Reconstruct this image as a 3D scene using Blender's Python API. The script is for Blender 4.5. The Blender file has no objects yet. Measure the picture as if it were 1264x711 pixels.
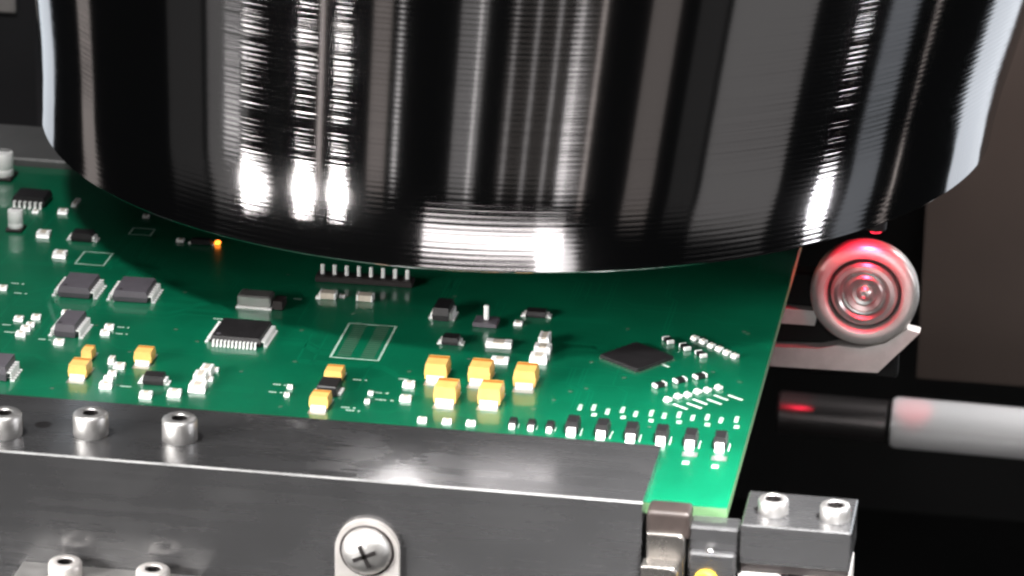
import bpy, math, random
from mathutils import Matrix, Vector
random.seed(7)
S = 0.001            # everything below is written in millimetres
D = bpy.data
SC = bpy.context.scene
COL = SC.collection

# ------------------------------------------------------------------ camera
cam = D.cameras.new('Camera')
cam.sensor_width = 36.0
cam.lens = 36.0 * 4800 / 1264
cam.clip_start = 0.01
cam.clip_end = 10.0
cam.dof.use_dof = True
cam.dof.focus_distance = 0.535
cam.dof.aperture_fstop = 48.0
camo = D.objects.new('Camera', cam)
COL.objects.link(camo)
camo.matrix_world = Matrix((
    (0.98652575, -0.07206913, 0.14687743, 0.07756287),
    (0.16292168, 0.35072351, -0.92219821, -0.48806187),
    (0.01494866, 0.93370181, 0.35773940, 0.20055935),
    (0, 0, 0, 1)))
SC.camera = camo

# ------------------------------------------------------------------ world and lamps (machine interior, no sky)
world = D.worlds.new('World')
SC.world = world
world.use_nodes = True
bgn = world.node_tree.nodes['Background']
bgn.inputs[0].default_value = (0.9, 0.95, 1.0, 1)
bgn.inputs[1].default_value = 0.010


def lamp(name, loc, target, size, power, color=(1, 1, 1), size_y=None, spread=180):
    l = D.lights.new(name, 'AREA')
    l.shape = 'RECTANGLE' if size_y else 'DISK'
    l.size = size * S
    if size_y:
        l.size_y = size_y * S
    l.energy = power
    l.color = color
    l.spread = math.radians(spread)
    o = D.objects.new(name, l)
    COL.objects.link(o)
    o.location = Vector(loc) * S
    d = Vector(target) - Vector(loc)
    o.rotation_euler = d.to_track_quat('-Z', 'Y').to_euler()
    return o


for kx, ky, kp, kw in ((-452, -300, 0.95, 64), (-360, -372, 1.0, 36), (-300, -420, 0.7, 28)):
    lamp('left_tube_lamp', (kx, ky, 132), (-15, -70, -45), kw, kp * 0.10, (1.0, 0.97, 0.94), 100, spread=24)
lamp('lip_glow_lamp', (15, -330, 222), (0, -20, 8), 220, 0.30, (1.0, 0.95, 0.93), 46)  # added lamp that makes the bright patch on the lip
lamp('board_fill_lamp', (-95, -130, 300), (-66, -40, 0), 40, 0.20, (1.0, 0.98, 0.96), spread=80)  # unseen lamp added to brighten the left and front of the board
lamp('rail_sheen_lamp', (12, -88, 280), (5, -20, 0), 70, 0.17, (1.0, 0.97, 0.96), 60)  # added so the lip's glow shows as sheen on the rail
lamp('shaft_top_fill', (102, 148, 70), (92, 138, -62), 60, 0.28, (1.0, 0.97, 0.96))  # unseen lamp added above the shaft to whiten it
lamp('corner_fill_spot', (120, -135, 260), (42, -62, 0), 26, 0.15, (1.0, 0.98, 0.96), spread=23)  # narrow spot added to brighten the board's front corner
lamp('side_work_lamp', (420, -40, 85), (50, 60, -40), 30, 0.4, (0.97, 0.97, 1.0), 90)
lamp('shaft_fill_lamp', (78, -185, -28), (80, 140, -64), 44, 0.016, (1.0, 0.97, 0.96), 145, spread=44)  # pair of unseen lamps added to light shaft and ring
lamp('shaft_fill_lamp', (78, -185, 205), (80, 140, -64), 44, 0.020, (1.0, 0.97, 0.96), 180, spread=44)

# dim unseen lamps added round the head to make upright streaks in its steel
# (direction in degrees from straight ahead, right positive; point on the barrel; width; radiance; lowest and highest point; tint)
WARM, NEUT, COOL = (1.0, 0.90, 0.84), (1.0, 0.98, 0.96), (0.86, 0.93, 1.0)
STREAK_LAMPS = [
    (-136, -75, 40, 40, 1.4, -20, 150, COOL), (-108, -65, 26, 34, 0.6, -20, 150, WARM),
    (-59, -40, 7, 24, 3.4, -60, 20, NEUT), (-60, -40, 8, 66, 0.25, -30, 150, NEUT),
    (-37, -27, 4, 6, 1.4, -60, 100, WARM),
    (-24, -18, 2, 24, 0.5, -60, 88, WARM), (-20, -15, 2, 6, 2.0, -20, 60, NEUT),
    (-5, -6, 2, 34, 0.45, -60, 85, NEUT), (-3.5, -6, 2, 2.5, 2.6, -60, 85, NEUT),
    (3.5, 0, 2, 5, .8, -5, 70, NEUT), (8, 2, 3, 5, .8, -5, 80, NEUT), (12.5, 4, 3, 5, .9, -10, 80, NEUT), (17, 6, 4, 6, 1.0, -20, 85, NEUT), (21.5, 8, 4, 6, 1.0, -25, 85, WARM),
    (12, 4, 3, 120, .10, -60, 60, WARM), (-72, -46, 11, 60, .06, -60, 120, NEUT), (44, 22, 9, 36, .05, -60, 120, NEUT),
    (34, 16, 7, 36, 0.3, -60, 120, WARM),
    (58, 29, 13, 120, 0.32, -60, 150, NEUT), (81, 41, 21, 6, 2.4, 20, 110, WARM), (92, 46, 27, 50, 0.42, -60, 160, COOL),
    (103, 50, 32, 4, 1.6, -40, 160, WARM), (140, 61, 50, 70, 2.0, -60, 180, COOL),
]
for az, hx, hy, wd, rad, zl, zh, tint in STREAK_LAMPS:
    an = math.radians(az)
    ds = 320 if abs(az) < 120 else 150      # the two rearmost added lamps stand nearer, clear of the back wall
    lx, ly = hx + ds * math.sin(an), hy - ds * math.cos(an)
    zm = (zl + zh) / 2
    lamp('streak_lamp', (lx, ly, zm), (hx, hy, zm), wd, rad * math.pi * wd * (zh - zl) * 1e-6, tint, zh - zl)

SC.view_settings.view_transform = 'Standard'
SC.view_settings.look = 'None'
SC.view_settings.exposure = 0.15
SC.view_settings.gamma = 1.0
SC.view_settings.use_curve_mapping = False
SC.render.engine = 'CYCLES'
SC.render.resolution_x = 1024
SC.render.resolution_y = 576
SC.cycles.pixel_filter_type = 'BLACKMAN_HARRIS'
SC.cycles.filter_width = 2.3


# ------------------------------------------------------------------ materials
def mat(name, col, rough=0.5, metal=0.0, spec=0.5, coat=0.0, coat_rough=0.1, var=0.0, vscale=300,
        rvar=0.0, bump=0.0, bscale=800, emit=None, estr=0.0, aniso=0.0):
    m = D.materials.new(name)
    m.use_nodes = True
    nt = m.node_tree
    b = nt.nodes['Principled BSDF']
    b.inputs['Base Color'].default_value = (*col, 1)
    b.inputs['Roughness'].default_value = rough
    b.inputs['Metallic'].default_value = metal
    b.inputs['Specular IOR Level'].default_value = spec
    b.inputs['Coat Weight'].default_value = coat
    b.inputs['Coat Roughness'].default_value = coat_rough
    b.inputs['Anisotropic'].default_value = aniso
    if emit:
        b.inputs['Emission Color'].default_value = (*emit, 1)
        b.inputs['Emission Strength'].default_value = estr
    tc = nt.nodes.new('ShaderNodeTexCoord')
    if var or rvar:
        n = nt.nodes.new('ShaderNodeTexNoise')
        n.inputs['Scale'].default_value = vscale
        n.inputs['Detail'].default_value = 5
        n.inputs['Roughness'].default_value = 0.6
        nt.links.new(tc.outputs['Object'], n.inputs['Vector'])
        if var:
            mx = nt.nodes.new('ShaderNodeMapRange')
            mx.inputs[1].default_value = 0.3
            mx.inputs[2].default_value = 0.7
            mx.inputs[3].default_value = 1 - var
            mx.inputs[4].default_value = 1 + var
            nt.links.new(n.outputs['Fac'], mx.inputs[0])
            vm = nt.nodes.new('ShaderNodeVectorMath')
            vm.operation = 'SCALE'
            vm.inputs[0].default_value = col
            nt.links.new(mx.outputs[0], vm.inputs['Scale'])
            nt.links.new(vm.outputs[0], b.inputs['Base Color'])
        if rvar:
            mr = nt.nodes.new('ShaderNodeMapRange')
            mr.inputs[1].default_value = 0.3
            mr.inputs[2].default_value = 0.7
            mr.inputs[3].default_value = max(0.02, rough - rvar)
            mr.inputs[4].default_value = rough + rvar
            nt.links.new(n.outputs['Fac'], mr.inputs[0])
            nt.links.new(mr.outputs[0], b.inputs['Roughness'])
    if bump:
        n2 = nt.nodes.new('ShaderNodeTexNoise')
        n2.inputs['Scale'].default_value = bscale
        n2.inputs['Detail'].default_value = 3
        nt.links.new(tc.outputs['Object'], n2.inputs['Vector'])
        bp = nt.nodes.new('ShaderNodeBump')
        bp.inputs['Strength'].default_value = bump
        bp.inputs['Distance'].default_value = 0.00008
        nt.links.new(n2.outputs['Fac'], bp.inputs['Height'])
        nt.links.new(bp.outputs[0], b.inputs['Normal'])
    return m


M = {}
M['mask'] = mat('green_solder_mask', (0.0004, 0.106, 0.049), 0.35, 0, 0.5, 0.6, 0.06, 0.24, 60, bump=0.12, bscale=900)
M['barepad'] = mat('bare_pad', (0.10, 0.17, 0.12), 0.35, 0.4)
M['edge'] = mat('board_edge_laminate', (0.10, 0.20, 0.09), 0.6)
M['silk'] = mat('white_silkscreen', (0.62, 0.70, 0.64), 0.5)
M['silk_thin'] = mat('thin_silkscreen', (0.34, 0.48, 0.40), 0.5, var=0.25, vscale=900)
M['epoxy'] = mat('black_epoxy', (0.012, 0.011, 0.012), 0.42, 0, 0.5, var=0.2, vscale=700, bump=0.25, bscale=3000)
M['epoxy_grey'] = mat('grey_epoxy', (0.075, 0.068, 0.08), 0.5, 0, 0.5, var=0.12, vscale=500, bump=0.25, bscale=3000)
M['tant'] = mat('yellow_tantalum_resin', (0.76, 0.45, 0.13), 0.38, 0, 0.5, var=0.08, vscale=600)
M['tant_band'] = mat('brown_polarity_band', (0.42, 0.15, 0.02), 0.45)
M['tin'] = mat('tinned_metal', (0.90, 0.90, 0.89), 0.42, 0.25, 0.5, var=0.08, vscale=900, bump=0.4, bscale=1500)
M['pad'] = mat('dull_solder', (0.50, 0.52, 0.50), 0.38, 0.85, bump=0.4, bscale=1200)
M['ceramic'] = mat('pale_ceramic', (0.50, 0.45, 0.38), 0.4, var=0.1, vscale=1500)
M['steel'] = mat('bright_steel', (0.62, 0.61, 0.60), 0.2, 1.0, rvar=0.08, vscale=900)
M['screw'] = mat('dull_plated_steel', (0.60, 0.59, 0.58), 0.44, 1.0, rvar=0.06, vscale=900, bump=0.2, bscale=3000)
M['satin'] = mat('satin_steel', (0.50, 0.49, 0.48), 0.36, 0.9, rvar=0.1, vscale=500, bump=0.15, bscale=1500)
M['satin_dark'] = mat('dark_satin_steel', (0.36, 0.34, 0.32), 0.26, 0.95, rvar=0.05, vscale=200)
M['pale'] = mat('pale_machined_aluminium', (0.62, 0.59, 0.57), 0.42, 0.7, var=0.1, vscale=350, bump=0.2, bscale=1200)
M['anod'] = mat('dark_anodised_aluminium', (0.052, 0.052, 0.054), 0.30, 0.45, 0.8, 0.9, 0.16, 0.10, 90, 0.05, 0.15, 2500)
def brushed(m, axis_scale, amount):
    """fine draw marks along the part and a few wiped smudges, as roughness"""
    nt = m.node_tree
    b_ = nt.nodes['Principled BSDF']
    tc = nt.nodes.new('ShaderNodeTexCoord')
    mp = nt.nodes.new('ShaderNodeMapping')
    mp.inputs['Scale'].default_value = axis_scale
    nt.links.new(tc.outputs['Object'], mp.inputs[0])
    n = nt.nodes.new('ShaderNodeTexNoise')
    n.inputs['Scale'].default_value = 1.0
    n.inputs['Detail'].default_value = 6
    nt.links.new(mp.outputs[0], n.inputs['Vector'])
    n2 = nt.nodes.new('ShaderNodeTexNoise')
    n2.inputs['Scale'].default_value = 70
    n2.inputs['Detail'].default_value = 3
    n2.inputs['Distortion'].default_value = 1.2
    nt.links.new(tc.outputs['Object'], n2.inputs['Vector'])
    ad = nt.nodes.new('ShaderNodeMath')
    nt.links.new(n.outputs['Fac'], ad.inputs[0])
    nt.links.new(n2.outputs['Fac'], ad.inputs[1])
    mr = nt.nodes.new('ShaderNodeMapRange')
    mr.inputs[1].default_value = 0.7
    mr.inputs[2].default_value = 1.3
    mr.inputs[3].default_value = amount[0]
    mr.inputs[4].default_value = amount[1]
    nt.links.new(ad.outputs[0], mr.inputs[0])
    nt.links.new(mr.outputs[0], b_.inputs['Roughness'])
    cr = nt.nodes.new('ShaderNodeMapRange')
    cr.inputs[1].default_value = 0.35
    cr.inputs[2].default_value = 0.7
    cr.inputs[3].default_value = amount[0] * .45
    cr.inputs[4].default_value = amount[1] * .6
    nt.links.new(n2.outputs['Fac'], cr.inputs[0])
    nt.links.new(cr.outputs[0], b_.inputs['Coat Roughness'])


brushed(M['anod'], (20, 900, 900), (0.17, 0.36))
M['anod_edge'] = mat('worn_bare_edge', (0.16, 0.16, 0.16), 0.5, 0.7, var=0.45, vscale=150)  # paler, uneven tone on the rail's upper front edge
M['black'] = mat('matte_black_paint', (0.004, 0.004, 0.004), 0.7, 0, 0.2, var=0.2, vscale=80)
M['brown'] = mat('dark_brown_worn_steel', (0.026, 0.019, 0.017), 0.5, 0.2, var=0.3, vscale=400)
M['rubber'] = mat('black_rubber', (0.014, 0.010, 0.010), 0.55)
M['wallm'] = mat('brown_grey_panel', (0.042, 0.031, 0.026), 0.7, 0, 0.2, var=0.15, vscale=25)
M['boxm'] = mat('dark_grey_housing', (0.018, 0.018, 0.02), 0.5, var=0.1, vscale=50)
M['railfar'] = mat('grey_back_rail', (0.12, 0.12, 0.12), 0.45, 0.3, var=0.1, vscale=120)
M['rod'] = mat('polished_rod', (0.86, 0.86, 0.87), 0.2, 0.55)
M['steel_dark'] = mat('dark_steel', (0.06, 0.055, 0.055), 0.3, 0.8)  # dark tone carries the shade of hole, slot and unlit shaft end
M['yellow'] = mat('glowing_yellow_plastic', (0.9, 0.55, 0.02), 0.35, emit=(1, 0.6, 0.02), estr=0.25)  # slight glow added to lift the plastic; the button is no lamp
M['amber'] = mat('lit_amber_diode', (1.0, 0.45, 0.08), 0.3, emit=(1.0, 0.22, 0.02), estr=5)
M['redled'] = mat('lit_red_lens', (0.6, 0.01, 0.02), 0.3, emit=(1.0, 0.01, 0.04), estr=2.0)


def head_material():
    """Turned dark steel: fine machining rings round the barrel, as relief that tips the surface up and down."""
    m = D.materials.new('turned_dark_steel')
    m.use_nodes = True
    nt = m.node_tree
    N, L = nt.nodes, nt.links
    b = N['Principled BSDF']
    b.inputs['Base Color'].default_value = (0.24, 0.233, 0.236, 1)
    b.inputs['Metallic'].default_value = 1.0
    b.inputs['Roughness'].default_value = 0.07

    def math_(op, a, b_):
        n = N.new('ShaderNodeMath')
        n.operation = op
        for i, v in enumerate((a, b_)):
            if isinstance(v, (int, float)):
                n.inputs[i].default_value = v
            elif v is not None:
                L.new(v, n.inputs[i])
        return n.outputs[0]

    tc = N.new('ShaderNodeTexCoord')
    sp = N.new('ShaderNodeSeparateXYZ')
    L.new(tc.outputs['Object'], sp.inputs[0])
    z = sp.outputs['Z']
    cz = N.new('ShaderNodeCombineXYZ')
    L.new(z, cz.inputs['Z'])

    def znoise(scale, detail):
        n = N.new('ShaderNodeTexNoise')
        n.inputs['Scale'].default_value = scale
        n.inputs['Detail'].default_value = detail
        L.new(cz.outputs[0], n.inputs['Vector'])
        return math_('SUBTRACT', n.outputs['Fac'], 0.5)

    # slope of the rings: a regular feed mark, an irregular one, and very fine ones
    coarse = math_('MULTIPLY', math_('SINE', math_('MULTIPLY', z, 2 * math.pi / 0.00078), None), FEED)
    mid = math_('MULTIPLY', znoise(2600, 2), MIDR)
    fine = math_('MULTIPLY', znoise(45000, 2), FINE)
    # the lip was turned with a steeper tool than the barrel
    ml = N.new('ShaderNodeMapRange')
    ml.interpolation_type = 'SMOOTHSTEP'
    ml.inputs[1].default_value = 0.0; ml.inputs[2].default_value = 0.017
    ml.inputs[3].default_value = LEAN + 0.30; ml.inputs[4].default_value = LEAN
    L.new(z, ml.inputs[0])
    lean = ml.outputs[0]
    # patchy depth of the feed marks over the barrel
    mp = N.new('ShaderNodeMapping')
    mp.inputs['Scale'].default_value = (45, 45, 30)
    L.new(tc.outputs['Object'], mp.inputs[0])
    n3 = N.new('ShaderNodeTexNoise')
    n3.inputs['Scale'].default_value = 1.0
    n3.inputs['Detail'].default_value = 3
    L.new(mp.outputs[0], n3.inputs['Vector'])
    mr = N.new('ShaderNodeMapRange')
    mr.inputs[1].default_value = 0.35; mr.inputs[2].default_value = 0.65
    mr.inputs[3].default_value = 0.25; mr.inputs[4].default_value = 1.2
    L.new(n3.outputs['Fac'], mr.inputs[0])
    tot = math_('ADD', math_('MULTIPLY', math_('ADD', coarse, mid), mr.outputs[0]), math_('ADD', fine, lean))
    up = N.new('ShaderNodeCombineXYZ')
    L.new(tot, up.inputs['Z'])
    ge = N.new('ShaderNodeNewGeometry')
    ad = N.new('ShaderNodeVectorMath'); ad.operation = 'ADD'
    L.new(ge.outputs['Normal'], ad.inputs[0])
    L.new(up.outputs[0], ad.inputs[1])
    no = N.new('ShaderNodeVectorMath'); no.operation = 'NORMALIZE'
    L.new(ad.outputs[0], no.inputs[0])
    L.new(no.outputs[0], b.inputs['Normal'])
    return m


FEED, MIDR, FINE, LEAN = 0.035, 0.12, 0.75, 0.21
M['head'] = head_material()


# ------------------------------------------------------------------ mesh helpers
class MB:
    """collects shapes (in millimetres) that become ONE mesh"""
    def __init__(self):
        self.v, self.f, self.m = [], [], []
        self.mi = 0

    def _add(self, vs, fs):
        o = len(self.v)
        self.v += [tuple(p) for p in vs]
        self.f += [tuple(i + o for i in f) for f in fs]
        self.m += [self.mi] * len(fs)

    def box(self, x0, x1, y0, y1, z0, z1, bev=0.0):
        if bev <= 0:
            vs = [(x, y, z) for z in (z0, z1) for y in (y0, y1) for x in (x0, x1)]
            fs = [(0, 2, 3, 1), (4, 5, 7, 6), (0, 1, 5, 4), (2, 6, 7, 3), (0, 4, 6, 2), (1, 3, 7, 5)]
            self._add(vs, fs)
            return self
        # chamfered box: 24 vertices, one per corner and face
        b = bev
        X, Y, Z = (x0, x1), (y0, y1), (z0, z1)
        vs, idx = [], {}
        for i in (0, 1):
            for j in (0, 1):
                for k in (0, 1):
                    sx, sy, sz = (1 - 2 * i) * b, (1 - 2 * j) * b, (1 - 2 * k) * b
                    idx[i, j, k, 'x'] = len(vs); vs.append((X[i], Y[j] + sy, Z[k] + sz))
                    idx[i, j, k, 'y'] = len(vs); vs.append((X[i] + sx, Y[j], Z[k] + sz))
                    idx[i, j, k, 'z'] = len(vs); vs.append((X[i] + sx, Y[j] + sy, Z[k]))
        g = lambda *a: idx[a]
        fs = []
        for i in (0, 1):
            q = [g(i, 0, 0, 'x'), g(i, 1, 0, 'x'), g(i, 1, 1, 'x'), g(i, 0, 1, 'x')]
            fs.append(q if i else q[::-1])
            q = [g(0, i, 0, 'y'), g(0, i, 1, 'y'), g(1, i, 1, 'y'), g(1, i, 0, 'y')]
            fs.append(q if i else q[::-1])
            q = [g(0, 0, i, 'z'), g(1, 0, i, 'z'), g(1, 1, i, 'z'), g(0, 1, i, 'z')]
            fs.append(q if i else q[::-1])
        for i in (0, 1):
            for j in (0, 1):
                q = [g(i, j, 0, 'x'), g(i, j, 1, 'x'), g(i, j, 1, 'y'), g(i, j, 0, 'y')]
                fs.append(q if (i + j) % 2 else q[::-1])
                q = [g(i, 0, j, 'x'), g(i, 0, j, 'z'), g(i, 1, j, 'z'), g(i, 1, j, 'x')]
                fs.append(q if (i + j) % 2 == 0 else q[::-1])
                q = [g(0, i, j, 'y'), g(1, i, j, 'y'), g(1, i, j, 'z'), g(0, i, j, 'z')]
                fs.append(q if (i + j) % 2 else q[::-1])
                for k in (0, 1):
                    q = [g(i, j, k, 'x'), g(i, j, k, 'y'), g(i, j, k, 'z')]
                    fs.append(q if (i + j + k) % 2 else q[::-1])
        self._add(vs, fs)
        return self

    def frustum(self, w0, d0, w1, d1, z0, z1, cx=0, cy=0):
        vs = []
        for w, d, z in ((w0, d0, z0), (w1, d1, z1)):
            vs += [(cx - w / 2, cy - d / 2, z), (cx + w / 2, cy - d / 2, z), (cx + w / 2, cy + d / 2, z), (cx - w / 2, cy + d / 2, z)]
        self._add(vs, [(3, 2, 1, 0), (4, 5, 6, 7), (0, 1, 5, 4), (1, 2, 6, 5), (2, 3, 7, 6), (3, 0, 4, 7)])
        return self

    def lathe(self, prof, n=32, M4=None, close=True):
        """profile of (radius, height) turned about the local z axis; ends capped"""
        vs, fs = [], []
        for r, z in prof:
            for i in range(n):
                a = 2 * math.pi * i / n
                vs.append((r * math.cos(a), r * math.sin(a), z))
        for k in range(len(prof) - 1):
            for i in range(n):
                j = (i + 1) % n
                fs.append((k * n + i, k * n + j, (k + 1) * n + j, (k + 1) * n + i))
        if close:
            fs.append(tuple(range(n))[::-1])
            o = (len(prof) - 1) * n
            fs.append(tuple(o + i for i in range(n)))
        if M4 is not None:
            vs = [tuple(M4 @ Vector(p)) for p in vs]
        self._add(vs, fs)
        return self

    def prism(self, pts, y0, y1):
        """outline of (x, z) points extruded along y"""
        n = len(pts)
        vs = [(x, y0, z) for x, z in pts] + [(x, y1, z) for x, z in pts]
        fs = [tuple(range(n)), tuple(range(2 * n - 1, n - 1, -1))]
        fs += [(i, i + n, (i + 1) % n + n, (i + 1) % n) for i in range(n)]
        self._add(vs, fs)
        return self

    def mesh(self, name, mats, smooth=None):
        me = D.meshes.new(name)
        me.from_pydata([(x * S, y * S, z * S) for x, y, z in self.v], [], self.f)
        for mm in (mats if isinstance(mats, (list, tuple)) else [mats]):
            me.materials.append(mm)
        for p, i in zip(me.polygons, self.m):
            p.material_index = i
        import bmesh
        bm = bmesh.new()
        bm.from_mesh(me)
        bmesh.ops.recalc_face_normals(bm, faces=bm.faces)
        bm.to_mesh(me)
        bm.free()
        if smooth is not None:
            for p in me.polygons:
                p.use_smooth = True
            me.set_sharp_from_angle(angle=math.radians(smooth))
        return me

    def build(self, name, mats, parent=None, smooth=None, loc=(0, 0, 0), rz=0):
        return put(name, self.mesh(name, mats, smooth), parent, loc, rz)


def put(name, me, parent=None, loc=(0, 0, 0), rz=0):
    o = D.objects.new(name, me)
    COL.objects.link(o)
    o.location = Vector(loc) * S
    o.rotation_euler.z = math.radians(rz)
    if parent is not None:
        o.parent = parent
    return o


def empty(name, loc=(0, 0, 0)):
    o = D.objects.new(name, None)
    o.empty_display_size = 0.005
    COL.objects.link(o)
    o.location = Vector(loc) * S
    return o


def tag(o, label=None, cat=None, group=None, kind=None):
    if label: o['label'] = label
    if cat: o['category'] = cat
    if group: o['group'] = group
    if kind: o['kind'] = kind
    return o


FACE_FRONT = Matrix.Rotation(math.radians(90), 4, 'X')      # local z axis -> -y (towards the viewer)


def shift(x, y, z, rot=None):
    return Matrix.Translation(Vector((x, y, z))) @ (rot if rot is not None else Matrix.Identity(4))


# ------------------------------------------------------------------ the setting
tag(MB().box(-220, 260, -110, 260, -124, -120).build('machine_bed', M['black']), kind='structure')
tag(MB().box(47.0, 170, 180, 186, -70.5, 130).build('machine_wall', M['wallm']), kind='structure')
tag(MB().box(-220, 260, 230, 236, -120, 200).build('machine_back_wall', M['black']), kind='structure')

# ------------------------------------------------------------------ circuit board
board = tag(empty('circuit_board', (-30, 10, -1.6)), 'green circuit board crowded with chips under the dark round head', 'circuit board')


def on_board(o, x=0.0, y=0.0, z=0.0):
    o.parent = board
    o.location = Vector((x + 30, y - 10, z + 1.6)) * S
    return o


b = MB()
b.box(-112, 34.4, -42.2, 66, -1.6, -0.004)
pan = b.build('board_panel', [M['mask'], M['edge']])
for p in pan.data.polygons:
    p.material_index = 0 if abs(p.normal.z) > 0.5 else 1
on_board(pan)

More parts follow.
